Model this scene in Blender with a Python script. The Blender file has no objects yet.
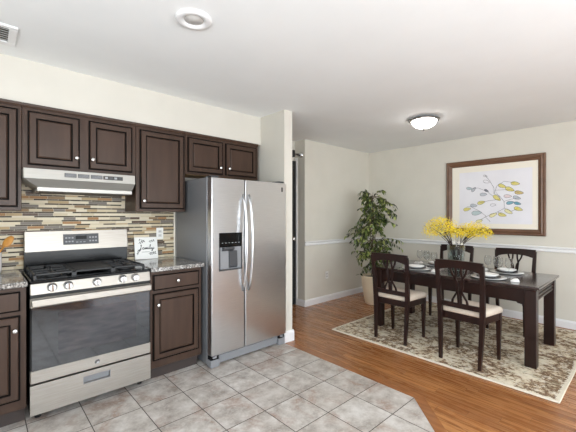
import bpy, bmesh, math, random
from mathutils import Vector, Matrix
C = bpy.context.scene.collection
sc = bpy.context.scene
PI = math.pi
random.seed(7)

# ------------------------------------------------------------------ camera, world, lights, exposure
CAM_H, YAW, F_PX = 1.3516, 47.5182, 335.318
cd = bpy.data.cameras.new('camera')
cam = bpy.data.objects.new('camera', cd); C.objects.link(cam)
cam.location = (0, 0, CAM_H)
cam.rotation_euler = (PI/2, 0, math.radians(YAW - 90))
cd.sensor_width = 36; cd.sensor_fit = 'HORIZONTAL'
cd.lens = F_PX/576*36
cd.shift_y = -0.735/576
cd.clip_start = 0.05
sc.camera = cam

w = bpy.data.worlds.new('world'); sc.world = w; w.use_nodes = True
bg = w.node_tree.nodes['Background']
sky = w.node_tree.nodes.new('ShaderNodeTexSky'); sky.sky_type = 'NISHITA'
sky.sun_elevation = math.radians(40); sky.sun_rotation = math.radians(60); sky.sun_disc = False
w.node_tree.links.new(sky.outputs[0], bg.inputs[0]); bg.inputs[1].default_value = 0.25

HC = 2.4725                     # ceiling height
RX0, RX1, RY0 = -2.4, 5.1807, -2.8   # room extents (west, east, south)
YK, YW = 3.36, 3.4866           # kitchen wall, dining wall

def daylight(name, loc, rot, sx, sy, power, col=(1, 1, 1)):
    l = bpy.data.lights.new(name, 'AREA'); l.shape = 'RECTANGLE'; l.size = sx; l.size_y = sy
    l.energy = power; l.color = col
    o = bpy.data.objects.new(name, l); C.objects.link(o); o.location = loc; o.rotation_euler = rot
    return o
# lamps standing in for daylight, inside the unseen windows behind the camera
WIN_S1 = (1.6, 3.3, 0.05, 2.1)       # patio door, south wall
WIN_S2 = (-.65, 1.55, 0.6, 2.25)      # kitchen window, south wall
WIN_W = (-1.6, 1.2, 0.6, 2.25)       # window, west wall
# (tilted well upward to lift the ceiling, in place of ground bounce)
UPT = math.radians(48)
daylight('daylight_patio', (2.45, RY0+.55, 1.05), (PI/2+math.radians(22), 0, 0), 1.7, 1.9, 40, (0.86, 0.93, 1.0))
daylight('daylight_kitchen', (.55, RY0+.65, 1.30), (PI/2+math.radians(40), 0, 0), 2.2, 1.5, 103, (0.92, 0.96, 1.0))
daylight('daylight_west', (RX0+.65, -.2, 1.30), (0, -PI/2-UPT, 0), 1.5, 2.7, 78, (0.86, 0.93, 1.0))

sc.view_settings.view_transform = 'Standard'
sc.view_settings.look = 'None'
sc.view_settings.gamma = 1
sc.view_settings.use_curve_mapping = False
sc.view_settings.exposure = 0.5
sc.cycles.max_bounces = 10; sc.cycles.diffuse_bounces = 6; sc.cycles.glossy_bounces = 5
sc.cycles.transparent_max_bounces = 16; sc.cycles.transmission_bounces = 8
sc.cycles.caustics_reflective = False; sc.cycles.caustics_refractive = False
sc.cycles.sample_clamp_indirect = 6
sc.cycles.use_denoising = True

# ------------------------------------------------------------------ materials
def lin(r, g, b):
    def f(c):
        c /= 255
        return c/12.92 if c <= .04045 else ((c+.055)/1.055)**2.4
    return (f(r), f(g), f(b), 1)

def mat(name, col, rough=.5, metal=0, spec=.5, coat=0, bump=None):
    m = bpy.data.materials.new(name); m.use_nodes = True
    b = m.node_tree.nodes['Principled BSDF']
    b.inputs['Base Color'].default_value = col
    b.inputs['Roughness'].default_value = rough
    b.inputs['Metallic'].default_value = metal
    b.inputs['Specular IOR Level'].default_value = spec
    b.inputs['Coat Weight'].default_value = coat
    b.inputs['Coat Roughness'].default_value = .15
    return m

class NT:
    """small helper round a material's node tree"""
    def __init__(s, m):
        s.m = m; s.t = m.node_tree; s.n = s.t.nodes; s.b = s.n['Principled BSDF']
        s.tc = s.n.new('ShaderNodeTexCoord')
        s.obj = s.tc.outputs['Object']
    def link(s, a, b): s.t.links.new(a, b)
    def put(s, sock, v):
        if hasattr(v, 'links') or hasattr(v, 'is_linked'): s.link(v, sock)
        else: sock.default_value = v
    def m_(s, op, a, b=0.0, c=0.0):
        n = s.n.new('ShaderNodeMath'); n.operation = op
        s.put(n.inputs[0], a); s.put(n.inputs[1], b); s.put(n.inputs[2], c)
        return n.outputs[0]
    def xyz(s, v=None):
        n = s.n.new('ShaderNodeSeparateXYZ'); s.link(v or s.obj, n.inputs[0]); return n.outputs
    def comb(s, x, y, z=0.0):
        n = s.n.new('ShaderNodeCombineXYZ')
        for i, v in enumerate((x, y, z)): s.put(n.inputs[i], v)
        return n.outputs[0]
    def scale(s, v, sc_):
        n = s.n.new('ShaderNodeVectorMath'); n.operation = 'MULTIPLY'
        s.link(v, n.inputs[0]); n.inputs[1].default_value = sc_; return n.outputs[0]
    def addv(s, a, b):
        n = s.n.new('ShaderNodeVectorMath'); n.operation = 'ADD'; s.put(n.inputs[0], a); s.put(n.inputs[1], b); return n.outputs[0]
    def noise(s, v, scale, detail=4, rough=.5, dist=0):
        n = s.n.new('ShaderNodeTexNoise'); s.link(v, n.inputs['Vector'])
        n.inputs['Scale'].default_value = scale; n.inputs['Detail'].default_value = detail
        n.inputs['Roughness'].default_value = rough; n.inputs['Distortion'].default_value = dist
        return n.outputs['Fac']
    def white(s, v):
        n = s.n.new('ShaderNodeTexWhiteNoise'); n.noise_dimensions = '3D'; s.link(v, n.inputs['Vector']); return n.outputs['Value']
    def voro(s, v, scale):
        n = s.n.new('ShaderNodeTexVoronoi'); s.link(v, n.inputs['Vector']); n.inputs['Scale'].default_value = scale
        return n.outputs['Color'], n.outputs['Distance']
    def ramp(s, f, stops, interp='LINEAR'):
        n = s.n.new('ShaderNodeValToRGB'); s.link(f, n.inputs[0]); e = n.color_ramp; e.interpolation = interp
        while len(e.elements) < len(stops): e.elements.new(0.5)
        for k, (p, c) in enumerate(stops): e.elements[k].position = p; e.elements[k].color = c
        return n.outputs[0]
    def mix(s, f, a, b, mode='MIX'):
        n = s.n.new('ShaderNodeMix'); n.data_type = 'RGBA'; n.blend_type = mode
        s.put(n.inputs[0], f); s.put(n.inputs[6], a); s.put(n.inputs[7], b); return n.outputs[2]
    def bump(s, hgt, strength=.2, dist=.01):
        n = s.n.new('ShaderNodeBump'); n.inputs['Strength'].default_value = strength; n.inputs['Distance'].default_value = dist
        s.link(hgt, n.inputs['Height']); s.link(n.outputs[0], s.b.inputs['Normal'])
    def color(s, c): s.link(c, s.b.inputs['Base Color'])
    def rough(s, r): s.put(s.b.inputs['Roughness'], r)

def noisy(name, c1, c2, scale, rough=.5, stretch=(1, 1, 1), bump=0, metal=0, spec=.5, coat=0, detail=4):
    m = mat(name, c1, rough, metal, spec, coat); t = NT(m)
    f = t.noise(t.scale(t.obj, stretch), scale, detail)
    t.color(t.ramp(f, [(.3, c1), (.7, c2)]))
    if bump: t.bump(f, bump, .005)
    return m

M = {}
M['ceiling'] = noisy('ceiling_paint', lin(236, 238, 238), lin(239, 241, 241), 3, .9, bump=.05)
M['wall'] = noisy('wall_paint', lin(211, 207, 196), lin(215, 211, 200), 4, .75, bump=.04)
M['wall_dimmed'] = noisy('wall_paint_dimmed', lin(204, 200, 190), lin(208, 204, 194), 4, .75, bump=.04)  # same paint as the other walls, darkened to offset the stronger light here
M['trim'] = mat('white_trim_paint', lin(232, 232, 232), .4)
M['white'] = mat('white_plastic', lin(235, 234, 230), .35)
M['black'] = mat('black_enamel', lin(14, 14, 15), .16, 0, .25)
M['matte_black'] = mat('matte_black', lin(26, 25, 25), .6)
M['cabinet'] = noisy('espresso_wood', lin(60, 44, 35), lin(70, 52, 42), 18, .38, (1, 1, .12), spec=.28)
M['glaze'] = mat('dark_glazed_groove', lin(15, 11, 9), .7, 0, .1)
M['toe'] = mat('toe_kick_dark', lin(58, 48, 44), .6)
M['unfinished'] = mat('light_unfinished_wood', lin(176, 140, 100), .7)
M['steel'] = noisy('brushed_steel', lin(208, 209, 212), lin(220, 221, 223), 30, .28, (.25, .25, 14), metal=1)
M['steel_h'] = noisy('brushed_steel_wide', lin(160, 154, 146), lin(176, 170, 162), 30, .42, (.25, 6, 14), metal=1)
M['hood'] = noisy('light_satin_steel', lin(172, 169, 163), lin(182, 179, 173), 30, .40, (.25, 6, 14), metal=.45)
M['chrome'] = mat('chrome', lin(232, 232, 232), .12, 1)
M['fridge_side'] = mat('grey_painted_case', lin(132, 133, 136), .35, .35)
M['grey'] = mat('grey_plastic', lin(132, 133, 136), .4)
M['darkgrey'] = mat('dark_grey_plastic', lin(62, 63, 66), .4)
M['iron'] = mat('cast_iron', lin(38, 38, 39), .5)
M['dark_wood'] = noisy('mahogany_wood', lin(28, 15, 12), lin(42, 22, 17), 14, .3, (1, 1, .2), spec=.3, coat=.08)
M['dark_wood_top'] = noisy('mahogany_top', lin(34, 19, 18), lin(46, 26, 23), 14, .16, (1, .2, 1), spec=.5, coat=.6)
M['cushion'] = noisy('cream_fabric', lin(204, 190, 172), lin(216, 203, 187), 90, .9, bump=.15)
M['picture_wood'] = noisy('walnut_frame', lin(92, 64, 46), lin(118, 86, 64), 12, .4, (1, .15, .6))
M['mat_board'] = mat('cream_mat_board', lin(240, 234, 220), .8)
M['paper'] = noisy('watercolour_paper', lin(228, 227, 232), lin(236, 235, 240), 3, .85)
M['ink'] = mat('ink_line', lin(70, 62, 74), .8)
for k, c in dict(y=(208, 196, 92), z=(222, 214, 150), k=(186, 160, 84), g=(168, 174, 184), d=(90, 92, 104), b=(166, 184, 188), t=(88, 146, 164), p=(214, 194, 196), o=(226, 224, 230)).items():
    M['ink_'+k] = noisy('watercolour_'+k, lin(*[int(v*.6+232*.4) for v in c]), lin(*[min(255, int(v*1.06)) for v in c]), 25, .85)
M['pot'] = noisy('cream_ceramic', lin(220, 202, 172), lin(228, 211, 183), 5, .35)
M['soil'] = noisy('soil', lin(48, 36, 28), lin(70, 54, 42), 60, .95, bump=.4)
M['bark'] = noisy('bark', lin(70, 56, 44), lin(104, 88, 70), 40, .85, (1, 1, .3))
M['leaf_dark'] = mat('leaf_dark', lin(44, 58, 26), .38)
M['leaf_mid'] = mat('leaf_mid', lin(86, 104, 42), .38)
M['leaf_light'] = mat('leaf_light', lin(156, 164, 92), .4)
M['petal'] = mat('yellow_petal', lin(242, 218, 44), .6)
M['petal_deep'] = mat('deep_yellow_petal', lin(222, 186, 24), .6)
M['petal_pale'] = mat('pale_yellow_petal', lin(248, 234, 130), .6)
M['white_petal'] = mat('white_petal', lin(244, 240, 230), .6)
M['twig'] = mat('dark_twig', lin(52, 36, 26), .8)
M['porcelain'] = mat('white_porcelain', lin(240, 239, 236), .15)
M['dark_plate'] = mat('charcoal_glaze', lin(44, 40, 42), .2)
M['napkin'] = noisy('white_linen', lin(236, 234, 230), lin(244, 242, 238), 60, .9)
M['silver'] = mat('silver_cutlery', lin(215, 213, 210), .18, 1)
M['wood_spoon'] = noisy('golden_wood', lin(168, 112, 44), lin(194, 138, 62), 20, .5, (1, 1, .2))
M['nickel'] = mat('brushed_nickel', lin(150, 146, 140), .35, 1)
M['emblem'] = mat('emblem_grey', lin(150, 150, 150), .3, .8)
M['legend'] = mat('printed_legend', lin(150, 154, 156), .5)
M['filter'] = mat('dark_filter', lin(70, 66, 62), .5, .6)
M['switch'] = mat('switch_dark', lin(50, 48, 46), .4)
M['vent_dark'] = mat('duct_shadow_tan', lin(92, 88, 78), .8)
M['lens_off'] = mat('unlit_diffuser', lin(208, 206, 202), .4)

def glassy(name, tint, gloss=.12, rough=.03):
    m = bpy.data.materials.new(name); m.use_nodes = True; nt = m.node_tree; nt.nodes.clear()
    o = nt.nodes.new('ShaderNodeOutputMaterial'); mx = nt.nodes.new('ShaderNodeMixShader')
    tr = nt.nodes.new('ShaderNodeBsdfTransparent'); gl = nt.nodes.new('ShaderNodeBsdfGlossy')
    lw = nt.nodes.new('ShaderNodeLayerWeight'); lw.inputs[0].default_value = gloss
    tr.inputs[0].default_value = tint; gl.inputs[1].default_value = rough
    nt.links.new(lw.outputs['Facing'], mx.inputs[0]); nt.links.new(tr.outputs[0], mx.inputs[1]); nt.links.new(gl.outputs[0], mx.inputs[2])
    nt.links.new(mx.outputs[0], o.inputs[0])
    return m
M['glass'] = glassy('clear_glass', (.97, .975, .975, 1), .12)
M['vase_glass'] = glassy('smoky_green_glass', (.80, .86, .86, 1), .25)
M['window_glass'] = glassy('window_glass', (.97, .98, .98, 1), .2)
M['water'] = glassy('water', (.86, .9, .89, 1), .2)
M['oven_glass'] = mat('oven_door_glass', lin(20, 21, 24), .05, 0, 1.0); M['oven_glass'].node_tree.nodes['Principled BSDF'].inputs['IOR'].default_value = 1.48
M['oven_inner'] = noisy('oven_inner_glass', lin(34, 34, 39), lin(60, 56, 58), 9, .08, (1, 1, 4), spec=.6)  # paler mottle paints the lit oven interior into the pane

m = bpy.data.materials.new('frosted_lit_glass'); m.use_nodes = True
b = m.node_tree.nodes['Principled BSDF']; b.inputs['Base Color'].default_value = (.9, .9, .88, 1)
b.inputs['Emission Color'].default_value = (1, .97, .93, 1); b.inputs['Emission Strength'].default_value = 11
M['lit_bowl'] = m

# --- granite
m = mat('speckled_granite', lin(180, 170, 160), .12, coat=.3); t = NT(m)
f = t.voro(t.obj, 130)[0]
g = t.n.new('ShaderNodeSeparateColor'); t.link(f, g.inputs[0])
n2 = t.noise(t.obj, 22, 5, .6)
t.color(t.mix(t.ramp(n2, [(.35, (0, 0, 0, 1)), (.65, (.6, .6, .6, 1))]),
              t.ramp(g.outputs[0], [(0, lin(44, 42, 42)), (.22, lin(104, 100, 98)), (.45, lin(150, 146, 142)), (.7, lin(184, 180, 175)), (.92, lin(222, 220, 216))], 'CONSTANT'), lin(128, 124, 120)))
M['granite'] = m

# --- mosaic of thin glass and stone strips
m = mat('strip_mosaic', lin(200, 190, 170), .4, 0, .2); t = NT(m); x, y, z = t.xyz()
rh = .0345
zr = t.m_('DIVIDE', z, rh); rowi = t.m_('FLOOR', zr); fz0 = t.m_('FRACT', zr)
thin = t.m_('GREATER_THAN', fz0, .64)
row = t.m_('ADD', t.m_('MULTIPLY', rowi, 2.0), thin)
fz = t.m_('ADD', t.m_('MULTIPLY', t.m_('SUBTRACT', 1.0, thin), fz0), t.m_('MULTIPLY', thin, t.m_('SUBTRACT', fz0, .64)))
r1 = t.white(t.comb(row, 3.3, 0)); r2 = t.white(t.comb(row, 8.1, 5))
ln = t.m_('ADD', t.m_('MULTIPLY', r2, .075), .08)
xc = t.m_('ADD', t.m_('DIVIDE', x, ln), t.m_('MULTIPLY', r1, 9)); col = t.m_('FLOOR', xc); fx = t.m_('FRACT', xc)
rnd = t.white(t.comb(row, col, 1.7))
palK = t.ramp(rnd, [(0, lin(70, 50, 40)), (.10, lin(200, 187, 158)), (.30, lin(218, 206, 180)), (.48, lin(118, 113, 107)), (.58, lin(160, 120, 78)), (.68, lin(218, 208, 184)), (.84, lin(178, 156, 120)), (.94, lin(140, 116, 88))], 'CONSTANT')
palN = t.ramp(rnd, [(0, lin(34, 25, 20)), (.32, lin(206, 194, 166)), (.46, lin(52, 38, 30)), (.66, lin(84, 80, 76)), (.74, lin(180, 156, 120)), (.82, lin(44, 34, 28)), (.94, lin(216, 206, 184))], 'CONSTANT')
pal = t.mix(thin, palK, palN)
pal2 = t.mix(t.m_('MULTIPLY', t.noise(t.scale(t.obj, (30, 1, 120)), 1, 3), .2), pal, lin(160, 140, 116))
gz = t.m_('LESS_THAN', fz, .05); gx = t.m_('LESS_THAN', t.m_('MULTIPLY', fx, ln), .0022)
gr = t.m_('MAXIMUM', gz, gx)
t.color(t.mix(gr, pal2, lin(196, 188, 170)))
t.rough(t.m_('ADD', t.m_('MULTIPLY', rnd, .25), t.m_('MULTIPLY_ADD', gr, .4, .35)))
t.bump(t.m_('SUBTRACT', 1.0, gr), .3, .002)
M['mosaic'] = m

# --- floor tile
TX, TY, TP = 2.0636, 2.1247, .308
m = mat('stone_tile', lin(180, 172, 165), .3); t = NT(m); x, y, z = t.xyz()
u = t.m_('DIVIDE', t.m_('SUBTRACT', x, TX), TP); v = t.m_('DIVIDE', t.m_('SUBTRACT', y, TY), TP)
fu = t.m_('ABSOLUTE', t.m_('SUBTRACT', t.m_('FRACT', u), .5)); fv = t.m_('ABSOLUTE', t.m_('SUBTRACT', t.m_('FRACT', v), .5))
gr = t.m_('GREATER_THAN', t.m_('MAXIMUM', fu, fv), .491)
rt = t.white(t.comb(t.m_('FLOOR', u), t.m_('FLOOR', v), .5))
off = t.addv(t.obj, t.scale(t.comb(rt, rt, rt), (13, 7, 3)))
base = t.ramp(t.noise(off, 9, 7, .62), [(.32, lin(150, 140, 131)), (.5, lin(190, 183, 175)), (.68, lin(216, 211, 205))])
base = t.mix(t.ramp(t.noise(off, 4.2, 5, .65, .6), [(.52, (0, 0, 0, 1)), (.66, (.8, .75, .75, 1))]), base, lin(150, 116, 96))
base = t.mix(t.ramp(t.noise(off, 55, 4, .7), [(.48, (0, 0, 0, 1)), (.7, (.4, .4, .4, 1))]), base, lin(226, 220, 214))
base = t.mix(t.m_('MULTIPLY', rt, .22), base, lin(174, 162, 152))
t.color(t.mix(gr, base, lin(72, 64, 58)))
t.rough(t.m_('MULTIPLY_ADD', gr, .4, .32))
t.bump(t.m_('SUBTRACT', t.noise(off, 30, 4), gr), .12, .004)
M['tile'] = m

# --- oak strip floor, boards along Y
def oak(name, along='y'):
    m = mat(name, lin(160, 104, 62), .2, coat=.35); t = NT(m); x, y, z = t.xyz()
    a, bq = (x, y) if along == 'y' else (y, x)
    u = t.m_('DIVIDE', a, .080); iu = t.m_('FLOOR', u); fu = t.m_('FRACT', u)
    ro = t.white(t.comb(iu, 2.2, 0)); ln = .9
    v = t.m_('ADD', t.m_('DIVIDE', bq, ln), t.m_('MULTIPLY', ro, 5)); iv = t.m_('FLOOR', v); fv = t.m_('FRACT', v)
    rp = t.white(t.comb(iu, iv, 1))
    st = (18, 1.2, 1) if along == 'y' else (1.2, 18, 1)
    off = t.addv(t.scale(t.obj, st), t.scale(t.comb(rp, rp, rp), (31, 17, 5)))
    g = t.noise(off, 2.2, 6, .62, .8)
    c = t.ramp(g, [(.28, lin(108, 61, 31)), (.48, lin(170, 111, 63)), (.72, lin(206, 149, 93))])
    c = t.mix(t.m_('MULTIPLY', rp, .6), c, lin(130, 78, 42))
    gap = t.m_('MAXIMUM', t.m_('LESS_THAN', fu, .03), t.m_('LESS_THAN', fv, .003))
    t.color(t.mix(t.m_('MULTIPLY', gap, .65), c, lin(70, 40, 22)))
    t.rough(t.m_('MULTIPLY_ADD', g, .15, .2))
    t.bump(t.m_('SUBTRACT', 1.0, gap), .15, .002)
    return m
M['oak'] = oak('oak_strip_floor')
M['oak_border'] = noisy('oak_border_board', lin(138, 86, 50), lin(164, 108, 64), 6, .25, (6, 1, 1), coat=.3)

# --- rug
m = mat('distressed_rug', lin(200, 188, 164), .95); t = NT(m); x, y, z = t.xyz()
RU = (3.05, 5.06, .455, 2.57)
n1 = t.noise(t.scale(t.obj, (1.5, 1, 1)), 17, 8, .75, .4)
n2 = t.noise(t.obj, 3.2, 5, .6)
n3 = t.noise(t.addv(t.obj, (4.0, 9.0, 0)), 16, 6, .7, .5)
pat = t.ramp(t.m_('ADD', n1, t.m_('MULTIPLY', t.m_('SUBTRACT', n2, .5), .7)), [(.38, lin(228, 217, 194)), (.465, lin(208, 193, 165)), (.51, lin(154, 122, 90)), (.555, lin(92, 66, 44)), (.61, lin(120, 94, 68)), (.66, lin(190, 172, 144)), (.74, lin(216, 204, 180))])
pat = t.mix(t.ramp(n3, [(.56, (0, 0, 0, 1)), (.62, (.7, .7, .7, 1))]), pat, lin(150, 138, 112))
pat = t.mix(t.ramp(t.noise(t.addv(t.obj, (1.0, 3.0, 0)), 14, 6, .7), [(.53, (0, 0, 0, 1)), (.60, (.95, .95, .95, 1))]), pat, lin(228, 218, 198))
dx = t.m_('MINIMUM', t.m_('SUBTRACT', x, RU[0]), t.m_('SUBTRACT', RU[1], x))
dy = t.m_('MINIMUM', t.m_('SUBTRACT', y, RU[2]), t.m_('SUBTRACT', RU[3], y))
ed = t.m_('MINIMUM', dx, dy)
edn = t.m_('ADD', ed, t.m_('MULTIPLY', t.m_('SUBTRACT', n1, .5), .14))
t.color(t.mix(t.m_('LESS_THAN', edn, .032), pat, t.ramp(n3, [(.3, lin(222, 212, 190)), (.7, lin(230, 222, 204))])))
t.bump(t.noise(t.obj, 220, 2), .5, .004)
M['rug'] = m

# ------------------------------------------------------------------ mesh builder
ORG = {}
class G:
    def __init__(s): s.bm = bmesh.new(); s.smooth = []
    def _mark(s, faces, mi, sm=False):
        for f in faces:
            f.material_index = mi; f.smooth = sm
    def box(s, x0, x1, y0, y1, z0, z1, bev=0, mi=0, seg=1):
        if x0 > x1: x0, x1 = x1, x0
        if y0 > y1: y0, y1 = y1, y0
        if z0 > z1: z0, z1 = z1, z0
        v = [s.bm.verts.new((x, y, z)) for z in (z0, z1) for x, y in ((x0, y0), (x1, y0), (x1, y1), (x0, y1))]
        q = [(3, 2, 1, 0), (4, 5, 6, 7), (0, 1, 5, 4), (1, 2, 6, 5), (2, 3, 7, 6), (3, 0, 4, 7)]
        f = [s.bm.faces.new([v[i] for i in k]) for k in q]
        s._mark(f, mi)
        if bev:
            ed = list({e for k in f for e in k.edges})
            r = bmesh.ops.bevel(s.bm, geom=ed, offset=bev, segments=seg, affect='EDGES', profile=.5)
            s._mark(r['faces'], mi, seg > 1)
        return f
    def prism(s, pts, axis, a0, a1, mi=0, bev=0):
        """polygon pts (2-D) extruded along axis; x: pts=(y,z)  y: pts=(x,z)  z: pts=(x,y)"""
        def P(p, a): return {'x': (a, p[0], p[1]), 'y': (p[0], a, p[1]), 'z': (p[0], p[1], a)}[axis]
        A = [s.bm.verts.new(P(p, a0)) for p in pts]; B = [s.bm.verts.new(P(p, a1)) for p in pts]
        f = [s.bm.faces.new(A), s.bm.faces.new(B)]
        n = len(pts)
        for i in range(n): f.append(s.bm.faces.new((A[i], A[(i+1) % n], B[(i+1) % n], B[i])))
        s._mark(f, mi)
        if bev:
            ed = list({e for k in f[:2] for e in k.edges})
            r = bmesh.ops.bevel(s.bm, geom=ed, offset=bev, segments=1, affect='EDGES'); s._mark(r['faces'], mi)
        return f
    def frame(s, p):
        p = Vector(p).normalized(); a = Vector((0, 0, 1)) if abs(p.z) < .9 else Vector((1, 0, 0))
        u = p.cross(a).normalized(); return u, p.cross(u).normalized()
    def tube(s, pts, r, seg=8, mi=0, cap=True, sm=True):
        pts = [Vector(p) for p in pts]; n = len(pts)
        R = r if isinstance(r, (list, tuple)) else [r]*n
        rings = []; u = None
        for i, p in enumerate(pts):
            d = (pts[min(i+1, n-1)] - pts[max(i-1, 0)])
            if d.length < 1e-9: d = Vector((0, 0, 1))
            d.normalize()
            if u is None: u, vv = s.frame(d)
            else:
                u = (u - d*u.dot(d)).normalized(); vv = d.cross(u)
            vv = d.cross(u)
            rings.append([s.bm.verts.new(p + (u*math.cos(2*PI*k/seg) + vv*math.sin(2*PI*k/seg))*R[i]) for k in range(seg)])
        f = []
        for a, b_ in zip(rings, rings[1:]):
            for k in range(seg): f.append(s.bm.faces.new((a[k], a[(k+1) % seg], b_[(k+1) % seg], b_[k])))
        s._mark(f, mi, sm)
        if cap:
            s._mark([s.bm.faces.new(rings[0][::-1]), s.bm.faces.new(rings[-1])], mi)
    def cyl(s, p0, p1, r, seg=16, mi=0, r1=None): s.tube([p0, p1], [r, r if r1 is None else r1], seg, mi)
    def sweep(s, pts, ws, ds, mi=0):
        """rectangular bar: section in XY, ws along y, ds along x, one per point"""
        rings = []
        for i, p in enumerate(pts):
            a, d = (ws[i] if isinstance(ws, (list, tuple)) else ws)/2, (ds[i] if isinstance(ds, (list, tuple)) else ds)/2
            rings.append([s.bm.verts.new((p[0]+sx*d, p[1]+sy*a, p[2])) for sx, sy in ((-1, -1), (1, -1), (1, 1), (-1, 1))])
        f = [s.bm.faces.new(rings[0][::-1]), s.bm.faces.new(rings[-1])]
        for a, b_ in zip(rings, rings[1:]):
            for k in range(4): f.append(s.bm.faces.new((a[k], a[(k+1) % 4], b_[(k+1) % 4], b_[k])))
        s._mark(f, mi)
    def lathe(s, prof, c=(0, 0, 0), seg=24, mi=0, axis='z', ripple=None):
        rings = []
        for r, h in prof:
            ring = []
            for k in range(seg):
                a = 2*PI*k/seg; rr = max(r, 1e-4)*(1 + (ripple[0]*math.cos(ripple[1]*a) if ripple else 0))
                x, y = rr*math.cos(a), rr*math.sin(a)
                p = {'z': (x, y, h), 'y': (x, h, y), 'x': (h, x, y)}[axis]
                ring.append(s.bm.verts.new((c[0]+p[0], c[1]+p[1], c[2]+p[2])))
            rings.append(ring)
        f = []
        for a, b_ in zip(rings, rings[1:]):
            for k in range(seg): f.append(s.bm.faces.new((a[k], a[(k+1) % seg], b_[(k+1) % seg], b_[k])))
        s._mark(f, mi, True)
        for ring, pr in ((rings[0], prof[0]), (rings[-1], prof[-1])):
            if pr[0] > 2e-4: s._mark([s.bm.faces.new(ring)], mi)
    def quad(s, pts, mi=0, sm=False):
        s._mark([s.bm.faces.new([s.bm.verts.new(p) for p in pts])], mi, sm)
    def build(s, name, mats, parent=None, recalc=True):
        if recalc: bmesh.ops.recalc_face_normals(s.bm, faces=s.bm.faces)
        org = Vector(ORG.get(parent.name, (0, 0, 0))) if parent else Vector((0, 0, 0))
        if org.length: bmesh.ops.translate(s.bm, verts=s.bm.verts, vec=-org)
        me = bpy.data.meshes.new(name); s.bm.to_mesh(me); s.bm.free()
        for q in (mats if isinstance(mats, (list, tuple)) else [mats]): me.materials.append(M[q] if isinstance(q, str) else q)
        o = bpy.data.objects.new(name, me); C.objects.link(o)
        if parent: o.parent = parent; ORG[o.name] = tuple(org)
        return o

def thing(name, label, cat, loc=(0, 0, 0), group=None):
    o = bpy.data.objects.new(name, None); C.objects.link(o); o.location = loc; o.empty_display_size = .1
    ORG[o.name] = tuple(loc)
    o['label'] = label; o['category'] = cat
    if group: o['group'] = group
    return o
def tag(o, label, cat, group=None):
    o['label'] = label; o['category'] = cat
    if group: o['group'] = group
    return o
def recentre(o, loc):
    o.data.transform(Matrix.Translation(-Vector(loc))); o.location = loc; return o
def struct(o, label=None):
    o['kind'] = 'structure'
    if label: o['label'] = label
    return o
def copy_tree(o, parent=None):
    c = o.copy(); C.objects.link(c)
    if parent: c.parent = parent
    for ch in list(o.children): copy_tree(ch, c)
    return c

# ------------------------------------------------------------------ room shell
SX0, SX1, SY = 2.3709, 2.486, 2.6466      # stub wall beside the fridge
XJ = 3.53                                  # east jamb of the opening
BX = TX + TP - .006                        # east edge of the tiles
ty1 = TY - 3*TP                            # corner where the tiles turn diagonal
tile_poly = [(RX0, RY0), (BX - (ty1-RY0), RY0), (BX, ty1), (BX, SY), (BX, YK), (RX0, YK)]
g = G()
def poly(g, pts, z0, z1, mi):
    g.prism(pts, 'z', z0, z1, mi)
poly(g, tile_poly, -.1, 0, 0)
floor1 = struct(g.build('floor', 'tile'), 'pale stone tile floor of the kitchen')
bw = .075
g = G()
oak_poly = [(BX - (ty1-RY0) + bw*1.414, RY0), (RX1, RY0), (RX1, 3.9), (BX+bw, 3.9), (BX+bw, ty1 - bw*.414)]
poly(g, oak_poly, -.1, 0, 0)
struct(g.build('floor', 'oak'), 'varnished oak strip floor of the dining area')
g = G()
poly(g, [(BX, ty1), (BX - (ty1-RY0), RY0), (BX - (ty1-RY0) + bw*1.414, RY0), (BX+bw, ty1 - bw*.414), (BX+bw, 3.9), (BX, 3.9)], -.1, .002, 0)
struct(g.build('trim_1', 'oak_border'), 'dark oak border board along the edge of the tiles')

g = G(); g.box(RX0-.2, RX1+.2, RY0-.2, 4.0, HC, HC+.12); struct(g.build('ceiling', 'ceiling'))
g = G(); g.box(RX0-.2, SX0, YK, 3.9, 0, HC); struct(g.build('wall_kitchen', 'wall_dimmed'))
g = G(); g.box(RX0, SX0, 3.055, YK, 2.1574, HC); struct(g.build('wall_soffit', 'wall_dimmed'))
g = G(); g.box(SX0, SX1, SY, 3.9, 0, HC); struct(g.build('wall_stub', 'wall_dimmed'))
g = G(); g.box(XJ, RX1+.2, YW, 3.9, 0, HC); struct(g.build('wall_dining', 'wall'))
g = G(); g.box(SX1, XJ, 3.70, 3.9, 0, HC); struct(g.build('wall_hall', 'wall'))
g = G(); g.box(RX1, RX1+.2, RY0-.2, YW, 0, HC); struct(g.build('wall_back', 'wall'))
def wall_with_holes(name, fixed0, fixed1, a0, a1, holes, along):
    g = G()
    def bx(p0, p1, z0, z1):
        if p1 - p0 < 1e-4 or z1 - z0 < 1e-4: return
        if along == 'x': g.box(p0, p1, fixed0, fixed1, z0, z1)
        else: g.box(fixed0, fixed1, p0, p1, z0, z1)
    p = a0
    for h0, h1, z0, z1 in holes:
        bx(p, h0, 0, HC); bx(h0, h1, 0, z0); bx(h0, h1, z1, HC); p = h1
    bx(p, a1, 0, HC)
    struct(g.build(name, 'wall'))
wall_with_holes('wall_south', RY0-.15, RY0, RX0-.2, RX1, [WIN_S2, WIN_S1], 'x')
wall_with_holes('wall_west', RX0-.2, RX0, RY0, YK, [WIN_W], 'y')
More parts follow.
